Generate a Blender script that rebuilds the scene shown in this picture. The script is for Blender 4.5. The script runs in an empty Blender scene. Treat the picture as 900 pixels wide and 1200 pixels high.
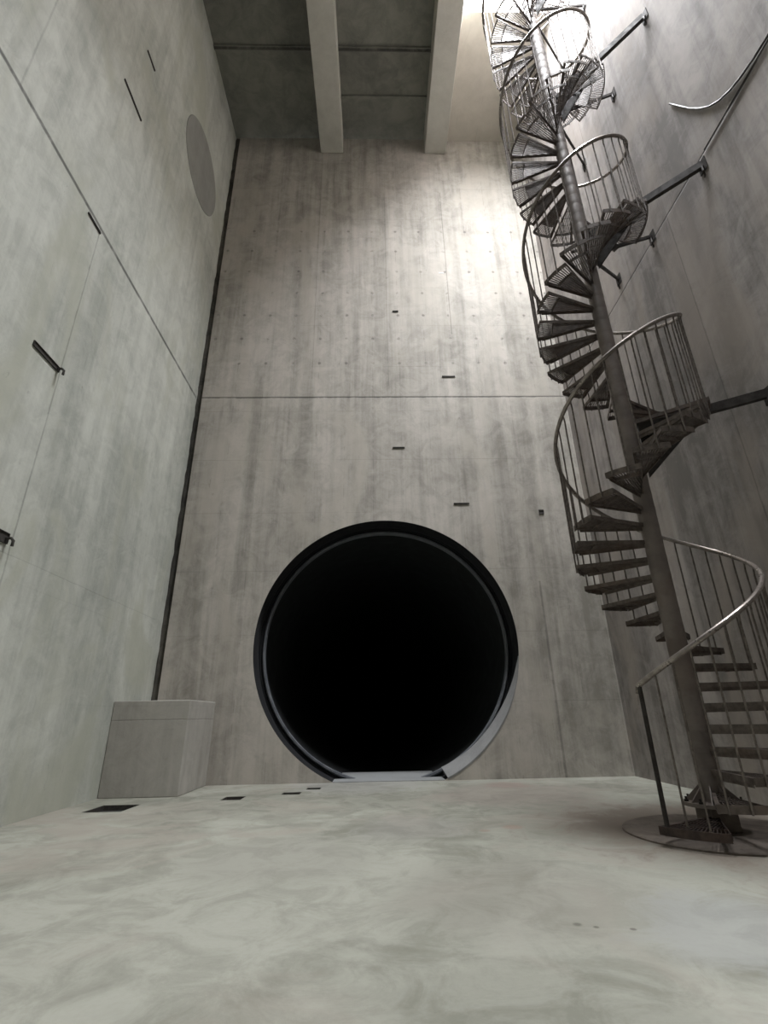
import bpy, bmesh, math, random
from math import sin, cos, pi, radians, sqrt
from mathutils import Vector, Matrix
random.seed(7)
C = bpy.context.scene.collection
scene = bpy.context.scene

# ------------------------------------------------------------------ camera
PIT, YAW, ROL, F = 0.3854, 0.0257, 0.0188, 577.15
R_ = Vector((cos(YAW), -sin(YAW), 0)); FH = Vector((sin(YAW), cos(YAW), 0)); Z_ = Vector((0, 0, 1))
FW = cos(PIT) * FH + sin(PIT) * Z_; UP = -sin(PIT) * FH + cos(PIT) * Z_
cr = cos(ROL) * R_ - sin(ROL) * UP; cu = sin(ROL) * R_ + cos(ROL) * UP
cam = bpy.data.cameras.new('camera'); co = bpy.data.objects.new('camera', cam); C.objects.link(co)
m = Matrix.Identity(4)
for i in range(3):
    m[i][0] = cr[i]; m[i][1] = cu[i]; m[i][2] = -FW[i]
m[2][3] = 1.0
co.matrix_world = m
cam.sensor_fit = 'VERTICAL'; cam.sensor_height = 36; cam.lens = F / 1200 * 36
cam.shift_x = -2.37 / 1200; cam.shift_y = 6.1 / 1200
cam.clip_start = 0.02; cam.clip_end = 300
scene.camera = co

# ------------------------------------------------------------------ dimensions (metres, floor at 0)
XL, XR, YB, YF = -3.96, 4.37, 9.28, -14.0
CEIL, BEAMZ = 16.87, 16.17
OPX = 2.17                       # the roof opening lies between the second beam and the right wall
OPY0, OPY1 = 2.2, 6.39
SKY_BAFFLE_H = 1.2                      # height of the unseen upstand added round the opening to block low sky
TOPZ = 24.0

# ------------------------------------------------------------------ light: overcast sky through the roof opening
w = bpy.data.worlds.new('sky'); scene.world = w; w.use_nodes = True
bg = w.node_tree.nodes['Background']; bg.inputs[0].default_value = (0.95, 0.965, 1.0, 1)
_t = w.node_tree; _g = _t.nodes.new('ShaderNodeTexCoord'); _s = _t.nodes.new('ShaderNodeSeparateXYZ'); _t.links.new(_g.outputs['Generated'], _s.inputs[0])
_m = _t.nodes.new('ShaderNodeMapRange'); _t.links.new(_s.outputs[2], _m.inputs[0])      # overcast dome: zenith much brighter than the horizon
_m.inputs[1].default_value = 0.25; _m.inputs[2].default_value = 1.0; _m.inputs[3].default_value = 14.0; _m.inputs[4].default_value = 170.0
_t.links.new(_m.outputs[0], bg.inputs[1])
def portal(name, loc, sx, sy):
    l = bpy.data.lights.new(name, 'AREA'); l.shape = 'RECTANGLE'; l.size = sx; l.size_y = sy
    l.cycles.is_portal = True
    o = bpy.data.objects.new(name, l); C.objects.link(o); o.location = loc
portal('roof_opening_skylight', ((OPX + XR) / 2, (OPY0 + OPY1) / 2, CEIL + SKY_BAFFLE_H), XR - OPX, OPY1 - OPY0)
scene.view_settings.view_transform = 'Standard'; scene.view_settings.look = 'None'
scene.view_settings.gamma = 1; scene.view_settings.use_curve_mapping = False
scene.view_settings.exposure = 0.0

# ------------------------------------------------------------------ materials
def nodes(name):
    mt = bpy.data.materials.new(name); mt.use_nodes = True
    return mt, mt.node_tree, mt.node_tree.nodes['Principled BSDF']
def mth(nt, op, a, b=None, c=None, clamp=False):
    n = nt.nodes.new('ShaderNodeMath'); n.operation = op; n.use_clamp = clamp
    for i, v in enumerate((a, b, c)):
        if v is None: continue
        if isinstance(v, (int, float)): n.inputs[i].default_value = v
        else: nt.links.new(v, n.inputs[i])
    return n.outputs[0]
def noise(nt, vec, scale, detail=4, rough=.6, sc=(1, 1, 1), loc=(0, 0, 0), dist=0):
    mp = nt.nodes.new('ShaderNodeMapping'); mp.inputs['Scale'].default_value = sc; mp.inputs['Location'].default_value = loc
    nt.links.new(vec, mp.inputs['Vector'])
    n = nt.nodes.new('ShaderNodeTexNoise'); n.inputs['Scale'].default_value = scale
    n.inputs['Detail'].default_value = detail; n.inputs['Roughness'].default_value = rough; n.inputs['Distortion'].default_value = dist
    nt.links.new(mp.outputs[0], n.inputs['Vector']); return n.outputs[0]
def ramp(nt, v, a, b, lo=0., hi=1.):
    n = nt.nodes.new('ShaderNodeMapRange'); n.interpolation_type = 'SMOOTHSTEP'
    nt.links.new(v, n.inputs[0])
    for i, x in zip((1, 2, 3, 4), (a, b, lo, hi)): n.inputs[i].default_value = x
    return n.outputs[0]
def mix(nt, f, a, b, mode='MIX'):
    n = nt.nodes.new('ShaderNodeMix'); n.data_type = 'RGBA'; n.blend_type = mode
    if isinstance(f, (int, float)): n.inputs[0].default_value = f
    else: nt.links.new(f, n.inputs[0])
    for i, v in ((6, a), (7, b)):
        if isinstance(v, tuple): n.inputs[i].default_value = (*v[:3], 1)
        else: nt.links.new(v, n.inputs[i])
    return n.outputs[2]

def concrete(name, light, dark, across='X', seams=(), streak=.5, blotch=.5, rough=.8, spots=None, ties=None, boards=.6, stain_shade=None, warm=None, bump=.25, pits=.5):
    """board-marked concrete: vertical streaks, cloudy patches, joints at given coordinates"""
    mt, nt, bs = nodes(name)
    g = nt.nodes.new('ShaderNodeNewGeometry').outputs['Position']
    sp = nt.nodes.new('ShaderNodeSeparateXYZ'); nt.links.new(g, sp.inputs[0])
    ax = {'X': sp.outputs[0], 'Y': sp.outputs[1], 'Z': sp.outputs[2]}
    A = ax[across]
    s = (1, 1, .07)
    n1 = noise(nt, g, 2.2, 5, .65, s, (3, 1, 0), .3)
    n2 = noise(nt, g, 9, 4, .6, (1, 1, .04), (0, 5, 0))
    n3 = noise(nt, g, .45, 6, .62, (1, 1, .7), (7, 0, 2), .6)
    n4 = noise(nt, g, 2.6, 7, .7, (1, 1, 1), (0, 0, 9), .8)
    n5 = noise(nt, g, 30, 4, .7)
    f = mth(nt, 'MULTIPLY', ramp(nt, n1, .38, .66), streak * .55)
    f = mth(nt, 'ADD', f, mth(nt, 'MULTIPLY', ramp(nt, n2, .4, .75), streak * .3))
    f = mth(nt, 'ADD', f, mth(nt, 'MULTIPLY', ramp(nt, n3, .42, .60), blotch * .55))
    f = mth(nt, 'ADD', f, mth(nt, 'MULTIPLY', ramp(nt, n4, .38, .64), blotch * .55))
    f = mth(nt, 'ADD', f, mth(nt, 'MULTIPLY', ramp(nt, n5, .35, .75), .10), clamp=True)
    col = mix(nt, f, light, dark)
    if warm:
        col = mix(nt, mth(nt, 'MULTIPLY', ramp(nt, noise(nt, g, .7, 4, .6, (1, 1, .5), (11, 4, 1), 1), .48, .68), .7), col, warm)
    hgt = mth(nt, 'MULTIPLY', n5, .25)
    # fine board lines
    if boards:
        pp = mth(nt, 'PINGPONG', mth(nt, 'ADD', A, mth(nt, 'MULTIPLY', n3, .02)), .31)
        ln = mth(nt, 'MULTIPLY', ramp(nt, pp, 0, .012, 1, 0), mth(nt, 'MULTIPLY', ramp(nt, n4, .45, .6), .35 * boards))
        pz = mth(nt, 'PINGPONG', sp.outputs[2], .61)
        lz = mth(nt, 'MULTIPLY', ramp(nt, pz, 0, .012, 1, 0), mth(nt, 'MULTIPLY', ramp(nt, n3, .42, .6), .3 * boards))
        col = mix(nt, mth(nt, 'MAXIMUM', ln, lz), col, (.08, .075, .07))
    for (a, val, lo, hi, wd, st) in seams:     # axis, value, extent on the other axis, width, strength
        d = mth(nt, 'ABSOLUTE', mth(nt, 'SUBTRACT', mth(nt, 'ADD', ax[a], mth(nt, 'MULTIPLY', mth(nt, 'SUBTRACT', n4, .5), .03)), val))
        l = ramp(nt, d, wd * .3, wd, 1, 0)
        oth = ax['Z'] if a != 'Z' else A
        l = mth(nt, 'MULTIPLY', l, mth(nt, 'MULTIPLY', mth(nt, 'GREATER_THAN', oth, lo), mth(nt, 'LESS_THAN', oth, hi)))
        l = mth(nt, 'MULTIPLY', l, mth(nt, 'MULTIPLY', ramp(nt, n4, .25, .6, .55, 1), st))
        col = mix(nt, l, col, (.035, .033, .03))
        hgt = mth(nt, 'SUBTRACT', hgt, mth(nt, 'MULTIPLY', l, 1.5))
    if ties:
        z0, z1, sa, sz, st = ties
        da = mth(nt, 'PINGPONG', A, sa / 2); dz = mth(nt, 'PINGPONG', sp.outputs[2], sz / 2)
        d = mth(nt, 'SQRT', mth(nt, 'ADD', mth(nt, 'POWER', da, 2), mth(nt, 'POWER', dz, 2)))
        l = ramp(nt, d, .02, .05, st, 0)
        l = mth(nt, 'MULTIPLY', l, mth(nt, 'MULTIPLY', mth(nt, 'GREATER_THAN', sp.outputs[2], z0), mth(nt, 'LESS_THAN', sp.outputs[2], z1)))
        l = mth(nt, 'MULTIPLY', l, ramp(nt, n4, .4, .55))
        col = mix(nt, l, col, (.06, .055, .05))
    if pits:     # scattered short dark dribbles and pock marks
        n6 = noise(nt, g, 5, 5, .75, (1, 1, .35), (2, 8, 3), 1.2)
        l = mth(nt, 'MULTIPLY', ramp(nt, n6, .66, .76), pits)
        col = mix(nt, l, col, (.07, .068, .06))
    if stain_shade:
        for (sx_, sy_, sr, sc_, sst) in stain_shade:
            dx = mth(nt, 'SUBTRACT', sp.outputs[0], sx_); dy = mth(nt, 'SUBTRACT', sp.outputs[1], sy_)
            d = mth(nt, 'SQRT', mth(nt, 'ADD', mth(nt, 'POWER', dx, 2), mth(nt, 'POWER', dy, 2)))
            l = mth(nt, 'MULTIPLY', ramp(nt, mth(nt, 'ADD', d, mth(nt, 'MULTIPLY', mth(nt, 'SUBTRACT', n4, .5), sr * 1.6)), sr * .5, sr * 1.1, 1, 0), sst)
            col = mix(nt, l, col, sc_)
    nt.links.new(col, bs.inputs['Base Color']); bs.inputs['Roughness'].default_value = rough
    bs.inputs['Specular IOR Level'].default_value = .35
    b = nt.nodes.new('ShaderNodeBump'); b.inputs['Strength'].default_value = bump; b.inputs['Distance'].default_value = .02
    nt.links.new(hgt, b.inputs['Height']); nt.links.new(b.outputs[0], bs.inputs['Normal'])
    return mt

def steel(name, c1, c2, rough=.45, metal=.6, scale=8, rust=None):
    mt, nt, bs = nodes(name)
    g = nt.nodes.new('ShaderNodeNewGeometry').outputs['Position']
    n1 = noise(nt, g, scale, 5, .65); n2 = noise(nt, g, 2.3, 4, .6, loc=(4, 4, 4))
    col = mix(nt, ramp(nt, n1, .35, .65), c1, c2)
    if rust: col = mix(nt, mth(nt, 'MULTIPLY', ramp(nt, n2, .5, .65), rust[1]), col, rust[0])
    nt.links.new(col, bs.inputs['Base Color'])
    nt.links.new(ramp(nt, n1, .3, .7, rough - .08, rough + .15), bs.inputs['Roughness'])
    bs.inputs['Metallic'].default_value = metal
    b = nt.nodes.new('ShaderNodeBump'); b.inputs['Strength'].default_value = .12; b.inputs['Distance'].default_value = .004
    nt.links.new(n1, b.inputs['Height']); nt.links.new(b.outputs[0], bs.inputs['Normal'])
    return mt

M = {}
M['left'] = concrete('left_wall_concrete', (.62, .635, .575), (.34, .355, .315), 'Y', blotch=.52, streak=.55, warm=(.43, .44, .36), boards=.25,
    seams=[('Z', 7.69, -9, YB, .045, .8), ('Y', 5.16, .8, 7.69, .018, .35), ('Y', 3.4, 7.7, 16.8, .018, .2), ('Z', 2.7, -9, 9.0, .01, .15)])
M['back'] = concrete('back_wall_concrete', (.535, .498, .45), (.245, .232, .20), 'X', blotch=.52, streak=.75, warm=(.46, .425, .37), boards=.8,
    seams=[('Z', 7.69, -9, 9, .028, .75), ('X', .35, 8, 14.5, .016, .25), ('X', 1.9, 9.5, 14.5, .018, .35), ('X', -1.4, 8.2, 16.5, .012, .3), ('X', 3.2, 0, 3.4, .03, .4)],
    ties=(8.4, 13.2, .62, .72, .5))
M['backtop'] = concrete('upper_wall_concrete', (.66, .62, .55), (.50, .47, .41), 'X', blotch=.4, streak=.4, boards=.3, pits=.1)
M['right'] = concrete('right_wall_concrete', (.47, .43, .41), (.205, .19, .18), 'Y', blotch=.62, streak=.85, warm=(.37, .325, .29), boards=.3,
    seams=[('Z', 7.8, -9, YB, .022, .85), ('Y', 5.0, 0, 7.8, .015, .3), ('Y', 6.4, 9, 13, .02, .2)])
M['front'] = concrete('front_wall_concrete', (.16, .155, .14), (.10, .095, .09), 'X')
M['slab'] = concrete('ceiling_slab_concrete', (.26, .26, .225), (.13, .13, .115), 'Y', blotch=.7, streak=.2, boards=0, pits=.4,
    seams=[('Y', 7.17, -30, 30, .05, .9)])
M['beam'] = concrete('beam_concrete', (.58, .57, .515), (.40, .39, .345), 'Y', blotch=.4, streak=.3, boards=0, pits=.2)
M['block'] = concrete('block_concrete', (.50, .48, .44), (.32, .305, .27), 'X', blotch=.5, streak=.5, boards=.2, seams=[('Z', 1.02, -9, 9, .012, .25)])
M['patch'] = concrete('patch_concrete', (.31, .31, .285), (.22, .22, .20), 'Y', blotch=.5, streak=.5, boards=0, pits=.2)
M['joint'] = concrete('joint_filler', (.13, .12, .10), (.04, .038, .033), 'X', blotch=.9, streak=.3, boards=0, pits=.8, bump=.8)
M['sill'] = concrete('sill_concrete', (.36, .37, .37), (.25, .26, .26), 'X', blotch=.4, streak=.1, boards=0, pits=.1, rough=.55)
M['mouth_crescent'] = concrete('mouth_crescent', (.30, .30, .295), (.17, .17, .17), 'X', blotch=.6, streak=.2, boards=0, pits=.4)
M['plinth'] = concrete('plinth_concrete', (.24, .205, .175), (.10, .082, .068), 'X', blotch=.9, streak=.1, boards=0, pits=.8)
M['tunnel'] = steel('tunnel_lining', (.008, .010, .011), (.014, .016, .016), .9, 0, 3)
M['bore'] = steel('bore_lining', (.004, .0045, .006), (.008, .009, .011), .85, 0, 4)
M['lip'] = steel('steel_ring', (.12, .13, .145), (.19, .20, .215), .5, 0, 6)
M['dark'] = steel('pit_dark', (.02, .02, .018), (.045, .043, .038), .8, 0)
M['column'] = steel('column_steel', (.20, .17, .15), (.15, .127, .113), .55, .15, 3, ((.12, .085, .065), .35))
M['tread'] = steel('grating_steel', (.15, .122, .104), (.09, .073, .063), .5, .2, 14, ((.12, .075, .05), .4))
M['first'] = steel('rusty_steel', (.075, .05, .04), (.04, .03, .026), .75, .05, 9)
M['rail'] = steel('handrail_steel', (.32, .285, .255), (.21, .185, .165), .33, .7, 12)
M['bar'] = steel('baluster_steel', (.22, .19, .168), (.13, .11, .097), .45, .5, 20)
M['strut'] = steel('strut_steel', (.06, .054, .05), (.035, .031, .028), .6, .1, 10)
M['strut'].node_tree.nodes['Principled BSDF'].inputs['Specular IOR Level'].default_value = .15
M['cable'] = steel('cable_rubber', (.04, .036, .034), (.07, .062, .058), .6, 0, 10)
M['slot'] = steel('anchor_slot_steel', (.03, .028, .025), (.065, .058, .05), .7, .1, 20)
M['white'] = steel('lime_spot', (.75, .75, .74), (.6, .6, .58), .8, 0)
# floor: pale screed with damp clouds, worn tracks and shade painted round the stair base
def floor_mat():
    mt = concrete('floor_concrete', (.385, .385, .33), (.215, .215, .175), 'X', blotch=.9, streak=0, boards=0, rough=.72, pits=.0, warm=(.34, .31, .265), bump=.3,
        stain_shade=[(3.1, 5.2, 1.7, (.16, .125, .10), .8), (1.02, 3.10, .035, (.09, .09, .07), .8), (1.27, 3.02, .02, (.08, .07, .05), .9), (1.10, 3.06, .02, (.09, .09, .07), .9),  # first entry: brown stain at the stair base with shadow painted into it
               (.9, 3.6, .9, (.25, .235, .20), .4), (-.75, 4.6, .8, (.27, .26, .225), .35), (1.3, 5.5, .12, (.30, .2, .16), .5), (1.0, 5.35, .06, (.28, .2, .16), .6),
               (1.9, 7.6, 1.3, (.27, .225, .195), .5), (.3, 5.6, .7, (.28, .27, .25), .35), (1.8, 3.0, .6, (.32, .33, .335), .4), (2.0, 8.5, .4, (.30, .22, .19), .5),
               (-.3, 9.0, 1.2, (.36, .35, .34), .4)])
    return mt
M['floor'] = floor_mat()

# ------------------------------------------------------------------ mesh helpers
def box(bm, x0, x1, y0, y1, z0, z1, mtx=None):
    vs = [bm.verts.new((x, y, z)) for x in (x0, x1) for y in (y0, y1) for z in (z0, z1)]
    for q in ((0, 1, 3, 2), (4, 6, 7, 5), (0, 4, 5, 1), (2, 3, 7, 6), (0, 2, 6, 4), (1, 5, 7, 3)):
        bm.faces.new([vs[i] for i in q])
    if mtx is not None:
        for v in vs: v.co = mtx @ v.co
    return vs
def sweep(bm, pts, r, n=8, caps=True):
    """round tube along a polyline"""
    pts = [Vector(p) for p in pts]; rings = []; N = len(pts)
    for i, p in enumerate(pts):
        t = (pts[min(i + 1, N - 1)] - pts[max(i - 1, 0)]).normalized()
        a = Vector((0, 0, 1)) if abs(t.z) < .95 else Vector((1, 0, 0))
        u = t.cross(a).normalized(); v = t.cross(u).normalized()
        rr = r[i] if isinstance(r, (list, tuple)) else r
        rings.append([bm.verts.new(p + rr * (cos(2 * pi * k / n) * u + sin(2 * pi * k / n) * v)) for k in range(n)])
    for a, b in zip(rings, rings[1:]):
        for k in range(n):
            f = bm.faces.new((a[k], a[(k + 1) % n], b[(k + 1) % n], b[k])); f.smooth = True
    if caps:
        bm.faces.new(rings[0][::-1]); bm.faces.new(rings[-1])
def bar(bm, a, b, wd, ht):
    """rectangular bar from a to b, ht measured upright"""
    a = Vector(a); b = Vector(b); t = (b - a); L = t.length; t.normalize()
    s = t.cross(Vector((0, 0, 1))); s = s.normalized() if s.length > 1e-4 else Vector((1, 0, 0))
    u = s.cross(t).normalized()
    mt = Matrix(((t.x, s.x, u.x, a.x), (t.y, s.y, u.y, a.y), (t.z, s.z, u.z, a.z), (0, 0, 0, 1)))
    return box(bm, 0, L, -wd / 2, wd / 2, -ht / 2, ht / 2, mt)
def prism(bm, poly, z0, z1):
    lo = [bm.verts.new((x, y, z0)) for x, y in poly]; hi = [bm.verts.new((x, y, z1)) for x, y in poly]
    n = len(poly); bm.faces.new(lo[::-1]); bm.faces.new(hi)
    for i in range(n): bm.faces.new((lo[i], lo[(i + 1) % n], hi[(i + 1) % n], hi[i]))
def lathe(bm, prof, cx, cy, n=32):
    rings = [[bm.verts.new((cx + r * cos(2 * pi * k / n), cy + r * sin(2 * pi * k / n), z)) for k in range(n)] for r, z in prof]
    for a, b in zip(rings, rings[1:]):
        for k in range(n): bm.faces.new((a[k], a[(k + 1) % n], b[(k + 1) % n], b[k])).smooth = True
    bm.faces.new(rings[0][::-1]); bm.faces.new(rings[-1])
def obj(name, bm, mat, parent=None, bevel=0, sharp=True):
    bmesh.ops.recalc_face_normals(bm, faces=bm.faces[:])
    me = bpy.data.meshes.new(name); bm.to_mesh(me); bm.free()
    me.materials.append(mat)
    o = bpy.data.objects.new(name, me); C.objects.link(o)
    if parent is not None:
        o.parent = parent
        o.location = -parent.location if parent.type == 'EMPTY' and parent.parent is None else (0, 0, 0)
    if bevel:
        md = o.modifiers.new('bevel', 'BEVEL'); md.width = bevel; md.segments = 2; md.limit_method = 'ANGLE'
    if any(p.use_smooth for p in me.polygons):
        try: me.set_sharp_from_angle(angle=radians(35))
        except Exception: pass
    return o
def struct(name, bm, mat, bevel=0):
    o = obj(name, bm, mat, None, bevel); o['kind'] = 'structure'; return o
def tag(o, label, cat, group=None):
    o['label'] = label; o['category'] = cat
    if group: o['group'] = group
    return o
def thing(name, label, cat, loc=(0, 0, 0), group=None):
    o = bpy.data.objects.new(name, None); C.objects.link(o); o.location = loc; o.empty_display_size = .1
    return tag(o, label, cat, group)

# ------------------------------------------------------------------ structure
# floor with sunken pits near the block
PITS = [(-3.56, -3.08, 6.88, 7.42), (-2.12, -1.84, 7.62, 7.95), (-1.37, -1.10, 8.02, 8.25), (-1.08, -.86, 8.50, 8.72)]
xs = sorted({XL - .3, XR + .3} | {p[0] for p in PITS} | {p[1] for p in PITS}); ys = sorted({YF - .3, YB} | {p[2] for p in PITS} | {p[3] for p in PITS})
bm = bmesh.new(); vv = {}
def gv(x, y, z=0):
    if (x, y, z) not in vv: vv[(x, y, z)] = bm.verts.new((x, y, z))
    return vv[(x, y, z)]
for x0, x1 in zip(xs, xs[1:]):
    for y0, y1 in zip(ys, ys[1:]):
        if any(p[0] <= x0 and x1 <= p[1] and p[2] <= y0 and y1 <= p[3] for p in PITS): continue
        bm.faces.new((gv(x0, y0), gv(x1, y0), gv(x1, y1), gv(x0, y1)))
for x0, x1, y0, y1 in PITS:      # pit sides
    for (a, b), (c, d) in (((x0, y0), (x1, y0)), ((x1, y0), (x1, y1)), ((x1, y1), (x0, y1)), ((x0, y1), (x0, y0))):
        bm.faces.new((gv(a, b), gv(c, d), gv(c, d, -.25), gv(a, b, -.25)))
struct('floor', bm, M['floor'])
PL = ['dark square sump pan sunk in the floor in front of the concrete block', 'largest of the three small floor sumps, nearest the concrete block',
      'middle one of the three small floor sumps before the back wall', 'small floor sump closest to the round tunnel mouth']
for (x0, x1, y0, y1), lb in zip(PITS, PL):
    t = thing('floor_sump', lb, 'sump', ((x0 + x1) / 2, (y0 + y1) / 2, -.07), 'sumps in the floor')
    b = bmesh.new(); box(b, x0 + .004, x1 - .004, y0 + .004, y1 - .004, -.075, -.06); obj('pan', b, M['dark'], t)
    b = bmesh.new()
    for q in ((x0 + .002, x0 + .014, y0 + .002, y1 - .002), (x1 - .014, x1 - .002, y0 + .002, y1 - .002), (x0 + .014, x1 - .014, y0 + .002, y0 + .014), (x0 + .014, x1 - .014, y1 - .014, y1 - .002)):
        box(b, *q, -.06, -.004)
    obj('rim', b, M['slot'], t)

# back wall with the round opening
PX, PZ, PR = .204, 2.256, 2.436
JX = XL + .13                      # open joint between left and back wall
bm = bmesh.new(); N = 160
z0, z1 = -.6, CEIL - .05
def edge_pt(a, x0, x1, za, zb):
    dx, dz = cos(a), sin(a); t = 1e9
    if dx > 1e-9: t = min(t, (x1 - PX) / dx)
    if dx < -1e-9: t = min(t, (x0 - PX) / dx)
    if dz > 1e-9: t = min(t, (zb - PZ) / dz)
    if dz < -1e-9: t = min(t, (za - PZ) / dz)
    return (PX + t * dx, PZ + t * dz)
angs = [2 * pi * k / N for k in range(N)]
for c in ((JX, z0), (XR + .3, z0), (JX, z1), (XR + .3, z1)): angs.append(math.atan2(c[1] - PZ, c[0] - PX) % (2 * pi))
angs = sorted(angs); n = len(angs)
ci = [bm.verts.new((PX + PR * cos(a), YB, PZ + PR * sin(a))) for a in angs]
cb = [bm.verts.new((PX + PR * cos(a), YB + .45, PZ + PR * sin(a))) for a in angs]
eo = [bm.verts.new((p[0], YB, p[1])) for p in (edge_pt(a, JX, XR + .3, z0, z1) for a in angs)]
for k in range(n):
    j = (k + 1) % n
    bm.faces.new((ci[k], ci[j], eo[j], eo[k]))
# top and joint side return faces
box(bm, JX, XR + .3, YB + .001, YB + .45, z1 - .3, z1)
box(bm, JX, JX + .2, YB + .001, YB + .4, z0, z1)
struct('wall_back', bm, M['back'])
# bore through the wall
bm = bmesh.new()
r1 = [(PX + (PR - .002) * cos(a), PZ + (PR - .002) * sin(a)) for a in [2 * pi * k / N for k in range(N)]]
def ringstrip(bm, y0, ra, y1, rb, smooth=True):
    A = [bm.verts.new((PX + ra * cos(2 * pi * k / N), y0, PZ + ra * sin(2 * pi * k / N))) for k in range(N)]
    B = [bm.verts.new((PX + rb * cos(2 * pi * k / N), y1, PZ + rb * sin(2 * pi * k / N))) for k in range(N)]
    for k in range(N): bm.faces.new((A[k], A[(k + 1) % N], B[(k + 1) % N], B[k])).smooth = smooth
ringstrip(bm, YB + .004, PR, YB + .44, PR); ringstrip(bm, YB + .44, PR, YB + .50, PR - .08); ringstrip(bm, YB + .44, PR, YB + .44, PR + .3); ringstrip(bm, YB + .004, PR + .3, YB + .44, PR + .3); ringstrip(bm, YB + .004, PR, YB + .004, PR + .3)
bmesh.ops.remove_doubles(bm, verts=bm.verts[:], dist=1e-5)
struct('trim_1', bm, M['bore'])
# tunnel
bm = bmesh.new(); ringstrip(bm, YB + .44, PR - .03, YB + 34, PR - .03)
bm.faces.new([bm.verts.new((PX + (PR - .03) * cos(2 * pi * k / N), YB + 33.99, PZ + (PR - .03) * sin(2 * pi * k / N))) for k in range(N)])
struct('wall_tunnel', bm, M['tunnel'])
# steel lip ring
t = thing('steel_ring', 'thin grey steel ring set just inside the round tunnel mouth', 'ring', (PX, YB + .43, PZ - PR + .2))
bm = bmesh.new()
prof = [(YB + .43, PR - .118), (YB + .43, PR - .088), (YB + .52, PR - .034), (YB + .56, PR - .034), (YB + .56, PR - .118)]
for (ya, ra), (yb, rb) in zip(prof, prof[1:] + prof[:1]): ringstrip(bm, ya, ra, yb, rb)
bmesh.ops.remove_doubles(bm, verts=bm.verts[:], dist=1e-5)
obj('ring', bm, M['lip'], t)
# concrete sill and tunnel floor
bm = bmesh.new()
def chord(z): return sqrt(PR ** 2 - (PZ - z) ** 2) - .004
c0, c1 = chord(-.10), chord(.012)
v = [bm.verts.new(p) for p in ((PX - c0, YB - .001, -.10), (PX + c0, YB - .001, -.10), (PX + c1, YB - .001, .012), (PX - c1, YB - .001, .012),
                               (PX - c0, YB + 1.5, -.10), (PX + c0, YB + 1.5, -.10), (PX + c1, YB + 1.5, .012), (PX - c1, YB + 1.5, .012))]
for q in ((0, 1, 2, 3), (4, 7, 6, 5), (3, 2, 6, 7), (0, 3, 7, 4), (1, 5, 6, 2), (0, 4, 5, 1)): bm.faces.new([v[i] for i in q])
struct('trim_2', bm, M['sill'])
# grey crescent strip, paler than the bore, on the lower right (and a little lower left) of the mouth
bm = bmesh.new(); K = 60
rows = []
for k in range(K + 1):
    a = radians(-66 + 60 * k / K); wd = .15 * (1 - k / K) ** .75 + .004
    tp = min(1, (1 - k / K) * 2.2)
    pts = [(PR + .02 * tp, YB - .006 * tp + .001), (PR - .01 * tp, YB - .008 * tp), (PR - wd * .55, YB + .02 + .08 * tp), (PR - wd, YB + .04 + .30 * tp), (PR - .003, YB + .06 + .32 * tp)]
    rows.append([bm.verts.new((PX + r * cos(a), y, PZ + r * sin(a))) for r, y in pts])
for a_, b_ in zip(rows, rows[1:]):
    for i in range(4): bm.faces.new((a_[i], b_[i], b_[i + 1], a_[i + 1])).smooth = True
struct('trim_3', bm, M['mouth_crescent'])
# rough joint at the left corner
bm = bmesh.new(); K = 90
L_, Rr = [], []
for k in range(K + 1):
    z = -.1 + (CEIL + .1) * k / K
    for x in range(4): pass
    L_.append([bm.verts.new((XL - .01 + (.15 * i / 4), YB + .05 + random.uniform(-.03, .02), z)) for i in range(5)])
for a_, b_ in zip(L_, L_[1:]):
    for i in range(4): bm.faces.new((a_[i], a_[i + 1], b_[i + 1], b_[i])).smooth = True
struct('trim_4', bm, M['joint'])
# left wall
bm = bmesh.new(); box(bm, XL - .4, XL, YF - .3, YB + .5, -.6, CEIL + .4); struct('wall_left', bm, M['left'])
# front wall (behind the camera)
bm = bmesh.new(); box(bm, XL, XR, YF - .3, YF, -.6, CEIL + .4); struct('wall_front', bm, M['front'])
# right wall
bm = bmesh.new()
poly = [(YF - .3, -.6), (YB + .6, -.6), (YB + .6, CEIL + SKY_BAFFLE_H), (YF - .3, CEIL + SKY_BAFFLE_H)]
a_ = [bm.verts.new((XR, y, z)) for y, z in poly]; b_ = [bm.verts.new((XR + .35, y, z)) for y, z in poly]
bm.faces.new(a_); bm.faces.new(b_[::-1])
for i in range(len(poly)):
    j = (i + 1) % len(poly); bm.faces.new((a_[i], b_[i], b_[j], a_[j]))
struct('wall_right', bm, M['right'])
# ceiling slab, with unseen upstands added to cut low-angle sky light
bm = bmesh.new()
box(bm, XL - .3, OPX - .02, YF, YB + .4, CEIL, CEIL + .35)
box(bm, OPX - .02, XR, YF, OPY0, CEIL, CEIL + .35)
box(bm, OPX - .3, OPX - .01, OPY0 - .3, OPY1 + .3, CEIL + .34, CEIL + SKY_BAFFLE_H)
box(bm, OPX - .01, XR, OPY0 - .3, OPY0, CEIL + .34, CEIL + SKY_BAFFLE_H); box(bm, OPX - .01, XR, OPY1, OPY1 + .3, CEIL + .33, CEIL + SKY_BAFFLE_H)
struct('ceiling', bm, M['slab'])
bm = bmesh.new(); box(bm, OPX - .02, XR, OPY1, YB + .4, CEIL - .12, CEIL + .34); struct('ceiling_bay', bm, M['backtop'])
# beams
for i, (x0, x1, lb) in enumerate(((-1.45, -.81, 'long concrete ceiling beam over the middle of the chamber'), (1.56, 2.17, 'long concrete ceiling beam at the edge of the roof opening, nearer the staircase'))):
    bm = bmesh.new(); box(bm, x0, x1, YF, YB + .0, BEAMZ, CEIL + .02)
    o = struct('trim_%d' % (5 + i), bm, M['beam'], .015)
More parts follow.
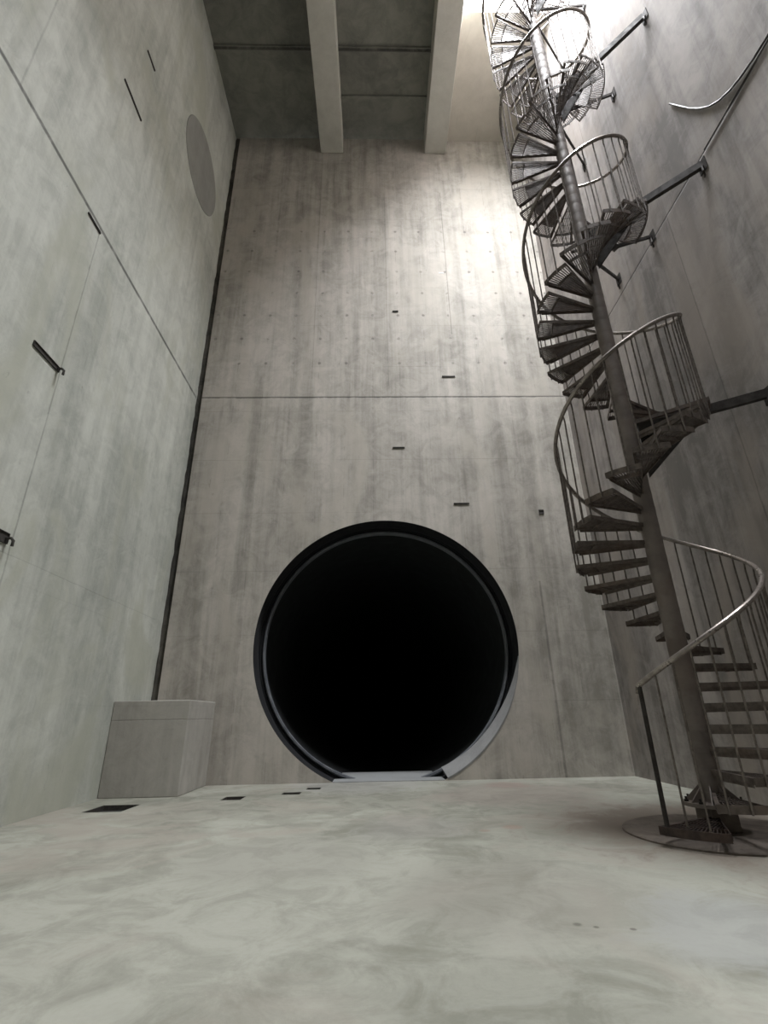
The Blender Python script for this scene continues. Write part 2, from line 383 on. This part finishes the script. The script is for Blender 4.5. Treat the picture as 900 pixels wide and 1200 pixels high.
# ribs across the slab between the beams
k = 7
for (x0, x1, y) in ((XL, -1.45, 7.17), (-.81, 1.56, 7.17), (-.81, 1.56, 8.22)):
    bm = bmesh.new(); d = .05 if y < 8 else .03
    box(bm, x0, x1, y - d, y + d, CEIL - .07, CEIL + .01); struct('trim_%d' % k, bm, M['slab']); k += 1

# concrete block against the left wall
bm = bmesh.new()
vs = box(bm, XL + .004, -2.83, 8.02, YB - .004, .0, 1.295)
for v in vs:
    if v.co.z > 1 and v.co.x > -3.5: v.co.x += .02
bmesh.ops.subdivide_edges(bm, edges=bm.edges[:], cuts=3, use_grid_fill=True)
bo = obj('concrete_block', bm, M['block'], None, .012)
tag(bo, 'chest-high grey concrete block in the corner between left and back walls', 'concrete block')

# round patch in the left wall
bm = bmesh.new()
prof = []
cy, cz, rr = 7.68, 12.98, .97
A = [bm.verts.new((XL + .002, cy + rr * cos(2 * pi * k / 64), cz + rr * sin(2 * pi * k / 64))) for k in range(64)]
B = [bm.verts.new((XL + .014, cy + (rr - .012) * cos(2 * pi * k / 64), cz + (rr - .012) * sin(2 * pi * k / 64))) for k in range(64)]
bm.faces.new(B); bm.faces.new(A[::-1])
for k in range(64): bm.faces.new((A[k], A[(k + 1) % 64], B[(k + 1) % 64], B[k]))
o = obj('circular_patch', bm, M['patch']); tag(o, 'large round darker concrete patch filling a hole high on the left wall', 'patch')

# anchor slots and rebar stubs in the walls
def slot(wall, c, L, h, label, group, tilt=0, knob=False):
    bm = bmesh.new(); sgn = {'L': 1, 'R': -1}.get(wall, 0)
    # a shallow open channel: back plate, two flanges, end plates
    box(bm, -L / 2, L / 2, 0, .004, -h / 2, h / 2)
    box(bm, -L / 2, L / 2, 0, .018, -h / 2, -h / 2 + .006); box(bm, -L / 2, L / 2, 0, .018, h / 2 - .006, h / 2)
    box(bm, -L / 2, -L / 2 + .006, 0, .018, -h / 2, h / 2); box(bm, L / 2 - .006, L / 2, 0, .018, -h / 2, h / 2)
    if knob:
        sweep(bm, [(L / 2 - .03, 0, 0), (L / 2 - .03, .06, 0), (L / 2 - .03, .09, -.03), (L / 2 - .03, .09, -.09)], .016)
    if wall == 'L': mt = Matrix(((0, 1, 0, XL), (1, 0, 0, c[0]), (0, 0, 1, c[1]), (0, 0, 0, 1)))
    elif wall == 'R': mt = Matrix(((0, -1, 0, XR), (1, 0, 0, c[0]), (0, 0, 1, c[1]), (0, 0, 0, 1)))
    else: mt = Matrix(((1, 0, 0, c[0]), (0, -1, 0, YB), (0, 0, 1, c[1]), (0, 0, 0, 1)))
    rot = Matrix.Rotation(tilt, 4, 'Y')
    bmesh.ops.transform(bm, matrix=rot, verts=bm.verts[:])
    o = obj('anchor_channel', bm, M['slot'])
    # origin at the channel itself
    o.data.transform(Matrix.Identity(4)); o.matrix_world = mt
    tag(o, label, 'anchor channel', group)
slot('L', (5.07, 10.59), .60, .035, 'longest thin dark slot high on the left wall', 'slots in the left wall')
slot('L', (5.22, 12.06), .30, .03, 'short thin slot at the top of the left wall above the longest one', 'slots in the left wall')
slot('L', (5.01, 7.60), .32, .03, 'thin dark slot just under the horizontal joint of the left wall', 'slots in the left wall')
slot('L', (4.88, 5.12), .50, .07, 'thick rusty slot with a bent hook at its end, middle of the left wall', 'slots in the left wall', 0, True)
slot('L', (4.98, 2.85), .22, .12, 'stubby black bracket low on the left wall at the picture edge', 'slots in the left wall', 0, True)
slot('B', (1.74, 8.25), .30, .03, 'dark slot in the back wall just above the horizontal joint', 'slots in the back wall')
slot('B', (.54, 6.38), .26, .028, 'small dark slot in the back wall below the horizontal joint', 'slots in the back wall')
slot('B', (1.80, 5.05), .32, .03, 'dark slot in the back wall just above the round tunnel mouth', 'slots in the back wall')
slot('B', (.56, 10.2), .14, .04, 'tiny dark slot high in the pale middle of the back wall', 'slots in the back wall')
slot('B', (3.43, 4.85), .10, .09, 'small square dark plate on the back wall right of the tunnel top', 'slots in the back wall')
bm = bmesh.new(); box(bm, 1.70, 1.83, YB - .006, YB + .002, 11.46, 11.50); o = obj('lime_deposit', bm, M['white'], None, .003); tag(o, 'tiny white lime spot high on the back wall', 'deposit')

# ------------------------------------------------------------------ spiral staircase
SX, SY = 3.029, 5.008
RAIL_R, PITCH, Z0 = .8355, 3.2087, -.6753
def railz(deg): return Z0 + PITCH * deg / 360
END = 1840
stair = thing('spiral_staircase', 'tall steel spiral staircase with open grating treads climbing beside the right wall', 'staircase', (SX, SY, 0))
def on(deg, r, z): return (SX + r * cos(radians(deg)), SY + r * sin(radians(deg)), z)
# column
bm = bmesh.new(); lathe(bm, [(.094, .25), (.094, 16.6), (.08, 16.65)], SX, SY, 36)
obj('column', bm, M['column'], stair)
bm = bmesh.new(); box(bm, SX - .12, SX + .12, SY - .12, SY + .12, .0225, .2145); obj('pedestal', bm, M['plinth'], stair, .01)
bm = bmesh.new(); lathe(bm, [(.25, .215), (.25, .245), (.1, .246), (.1, .25)], SX, SY, 36)
for k in range(8):
    a = 45 * k + 10
    p = [on(a, .093, .245), on(a, .235, .245), on(a, .093, .38)]
    n_ = Vector((-sin(radians(a)), cos(radians(a)), 0)) * .006
    f1 = [bm.verts.new(Vector(q) + n_) for q in p]; f2 = [bm.verts.new(Vector(q) - n_) for q in p]
    bm.faces.new(f1); bm.faces.new(f2[::-1])
    for i in range(3): bm.faces.new((f1[i], f1[(i + 1) % 3], f2[(i + 1) % 3], f2[i]))
fl = obj('base_flange', bm, M['column'], stair)
for k in range(8):
    a = 45 * k + 32
    bm = bmesh.new(); x, y, _ = on(a, .225, 0); lathe(bm, [(.02, .244), (.02, .262), (.01, .263), (.01, .285)], x, y, 6); obj('bolt', bm, M['strut'], fl)

STEP = 360 / 17
LAND = [686, 1046, 1406, 1766]
def landz(d): return railz(d) - 1.22
def tread_list():
    out = []
    for j in range(1, 23):
        a = LAND[0] - STEP * j; out.append((a, landz(LAND[0]) - (landz(LAND[0]) - .14) * j / 22))
    out.reverse()
    for n_, L in enumerate(LAND):
        for i in range(1, 16):
            a = L + STEP * (i + 1)
            if a > END: break
            out.append((a, landz(L) + PITCH * i / 16))
    return out
TR = tread_list()
# tread mesh: wedge of radial bearing bars in a frame; local frame has the front (nosing) edge along +x at angle 0
def tread_bm(span, ro, nb, sup=True):
    bm = bmesh.new(); s = radians(span); ri = .115; th = .032
    def P(r, a, z): return (r * cos(a), r * sin(a), z)
    # nosing plate and rear bar
    bar(bm, (ri - .03, .012, -.02), (ro, .012, -.02), .030, .045)
    bar(bm, (ri - .03) * Vector((cos(s), sin(s), 0)) + Vector((0, 0, -.02)), ro * Vector((cos(s), sin(s), 0)) + Vector((0, 0, -.02)), .008, .042)
    # outer band
    K = max(3, int(span / 5))
    for k in range(K):
        a0, a1 = s * k / K, s * (k + 1) / K
        bar(bm, P(ro, a0, -.025), P(ro, a1, -.025), .008, .062)
    # inner band
    bar(bm, P(ri, 0, -.02), P(ri, s, -.02), .008, .045)
    # inner field: deep bearing bars parallel to the middle line; outer strip: open radial bars
    rs = ro * .77; mid = s / 2; d = Vector((cos(mid), sin(mid), 0)); q = Vector((-d.y, d.x, 0))
    W = rs * sin(mid); n_ = int(2 * W / .024)
    for i in range(1, n_):
        h = -W + 2 * W * i / n_
        r0 = max(ri, abs(h) / math.tan(mid)); r1 = sqrt(rs * rs - h * h)
        if r1 - r0 < .02: continue
        bar(bm, d * r0 + q * h + Vector((0, 0, -.018)), d * r1 + q * h + Vector((0, 0, -.018)), .005, .034)
    for r in (.24, .36, .48):
        h = r * math.tan(mid) * .98
        if r < rs: bar(bm, d * r - q * h + Vector((0, 0, -.004)), d * r + q * h + Vector((0, 0, -.004)), .006, .008)
    for k in range(K):
        bar(bm, P(rs, s * k / K, -.022), P(rs, s * (k + 1) / K, -.022), .008, .048)
    m_ = int(s * ro / .030)
    for k in range(1, m_):
        a = s * k / m_
        bar(bm, P(rs, a, -.010), P(ro, a, -.010), .006, .016)
    if sup:   # collar half round the column and a carrying rib under the nosing
        vs = []
        bar(bm, (.08, .012, -.055), (ro - .05, .012, -.045), .006, .05)
    return bm
bmt = tread_bm(24.5, .815, 9)
proto_me = None
for i, (a, z) in enumerate(TR):
    if proto_me is None:
        o = obj('tread', bmt, M['tread'], stair); proto_me = o.data
    else:
        o = bpy.data.objects.new('tread', proto_me); C.objects.link(o); o.parent = stair
    o.location = (0, 0, z); o.rotation_euler = (0, 0, radians(a - 2))
    if i == 0:
        fb = tread_bm(34, .86, 12); proto_first = o
        fo = obj('temporary', fb, M['first']); o.data = fo.data; bpy.data.objects.remove(fo)
        o.rotation_euler = (0, 0, radians(209)); o['label'] = 'rust-brown bottom tread'
# collars on the column
for i, (a, z) in enumerate(TR):
    if i == 0:
        bm = bmesh.new(); lathe(bm, [(.094, -.058), (.0955, -.056), (.0955, .0), (.094, .002)], 0, 0, 28)
        o = obj('collar', bm, M['column'], proto_first); cme = o.data; o.location = (0, 0, 0)
    else:
        pass
tre = [o for o in stair.children if o.name.startswith('tread')]
for o in tre:
    if o is proto_first: continue
    c = bpy.data.objects.new('collar', cme); C.objects.link(c); c.parent = o
# landings, their knee plates and wall struts
WALLPTS = [((4.45, 4.27),), ((4.19, 7.70), (5.39, 7.90), (6.42, 8.15)), ((4.18, 11.29), (5.27, 11.35), (6.55, 11.45)), ((4.18, 14.4), (5.3, 14.4), (6.4, 14.4))]
for li, L in enumerate(LAND):
    z = landz(L)
    lbm = tread_bm(46, .86, 16, False)
    lo = obj('landing', lbm, M['tread'], stair); lo.location = (0, 0, z); lo.rotation_euler = (0, 0, radians(L - 4))
    c = bpy.data.objects.new('collar', cme); C.objects.link(c); c.parent = lo
    pts = WALLPTS[li]
    for si, p in enumerate(pts):
        if p is None:
            p = ((5.42, z), (6.45, z))[si - 1]
        tgt = Vector((XR - .012, p[0], p[1] - .03)); d = Vector((tgt.x - SX, tgt.y - SY, 0)); dn = d.normalized()
        st = Vector((SX, SY, z - .10)) + dn * .12
        if si: st.z -= .25; 
        bm = bmesh.new(); bar(bm, st, tgt, .06 if si == 0 else .035, .105 if si == 0 else .045)
        if si == 0:   # tapered knee plate below the landing arm
            q = [st + Vector((0, 0, .0)), Vector((SX, SY, 0)) + dn * .85 + Vector((0, 0, st.lerp(tgt, .73 / (tgt - st).length).z)), Vector((SX, SY, z - .75)) + dn * .115]
            s_ = dn.cross(Vector((0, 0, 1))) * .012
            f1 = [bm.verts.new(x + s_) for x in q]; f2 = [bm.verts.new(x - s_) for x in q]
            bm.faces.new(f1); bm.faces.new(f2[::-1])
            for i in range(3): bm.faces.new((f1[i], f1[(i + 1) % 3], f2[(i + 1) % 3], f2[i]))
        so = obj('wall_strut', bm, M['strut'], stair)
        bm = bmesh.new(); x = XR - .012
        box(bm, x, XR - .001, tgt.y - .07, tgt.y + .07, tgt.z - .12, tgt.z + .08)
        # hooked clip under the plate
        sweep(bm, [(x - .03, tgt.y - .02, tgt.z - .06), (x - .04, tgt.y - .03, tgt.z - .16), (x - .02, tgt.y - .01, tgt.z - .22), (x, tgt.y + .02, tgt.z - .2)], .012, 6)
        obj('wall_bracket', bm, M['strut'], so)
# handrail
bm = bmesh.new(); pts = []
a = 212
while a <= END: pts.append(on(a, RAIL_R, railz(a))); a += 5
pts = [on(211, RAIL_R - .01, railz(211) - .05)] + pts
sweep(bm, pts, .024, 10); obj('handrail', bm, M['rail'], stair)
# balusters
def tz(deg):
    best = .14
    for a, z in TR + [(L, landz(L)) for L in LAND]:
        if a - 4 <= deg: best = max(best, z)
    return best
bm = bmesh.new(); x, y, _ = on(213, RAIL_R, 0)
bar_r = .0085
sweep(bm, [(x, y, .085), (x, y, railz(213))], .019, 10); obj('newel_post', bm, M['strut'], stair)
rest = bmesh.new(); cnt = 0; a = 213 + STEP / 2
while a < END:
    x, y, _ = on(a, .827, 0); zb = tz(a) - .06; zt = railz(a) - .01; xr, yr, _ = on(a, RAIL_R, 0)
    if cnt < 99:
        b = bmesh.new(); sweep(b, [(x, y, zb), (x, y, zt - .1), (xr, yr, zt)], bar_r, 6); obj('baluster', b, M['bar'], stair)
    else: sweep(rest, [(x, y, zb), (x, y, zt - .1), (xr, yr, zt)], bar_r, 6)
    cnt += 1; a += STEP / 2
o = obj('upper_balusters', rest, M['bar'], stair); o['kind'] = 'stuff'

# round concrete plinth under the staircase
bm = bmesh.new()
lathe(bm, [(.80, -.005), (.80, .012), (.77, .022), (.2, .022)], SX, SY, 72)
o = obj('round_plinth', bm, M['plinth']); tag(o, 'stained round concrete base ring in the floor under the spiral staircase', 'plinth')

# ------------------------------------------------------------------ cables on the right wall
bm = bmesh.new()
cp = [(4.30, 9.20), (4.15, 8.85), (4.05, 8.62), (3.92, 8.38), (3.80, 8.20), (3.66, 8.06), (3.50, 7.96), (3.34, 7.90), (3.15, 7.86), (2.96, 7.84), (2.6, 7.83), (2.0, 7.83)]
sweep(bm, [(XR - .016, y, z) for y, z in cp], .014, 6)
o = obj('drooping_cable', bm, M['cable']); tag(o, 'dark cable curving down the right wall to the long joint line', 'cable')
bm = bmesh.new(); sweep(bm, [(XR - .014, y, 7.80) for y in (-1, 1, 2.5, 3.4, 3.9, 4.08)], .008, 6)
o = obj('straight_cable', bm, M['cable']); tag(o, 'thin dark cable running straight along the right wall at the upper strut', 'cable')
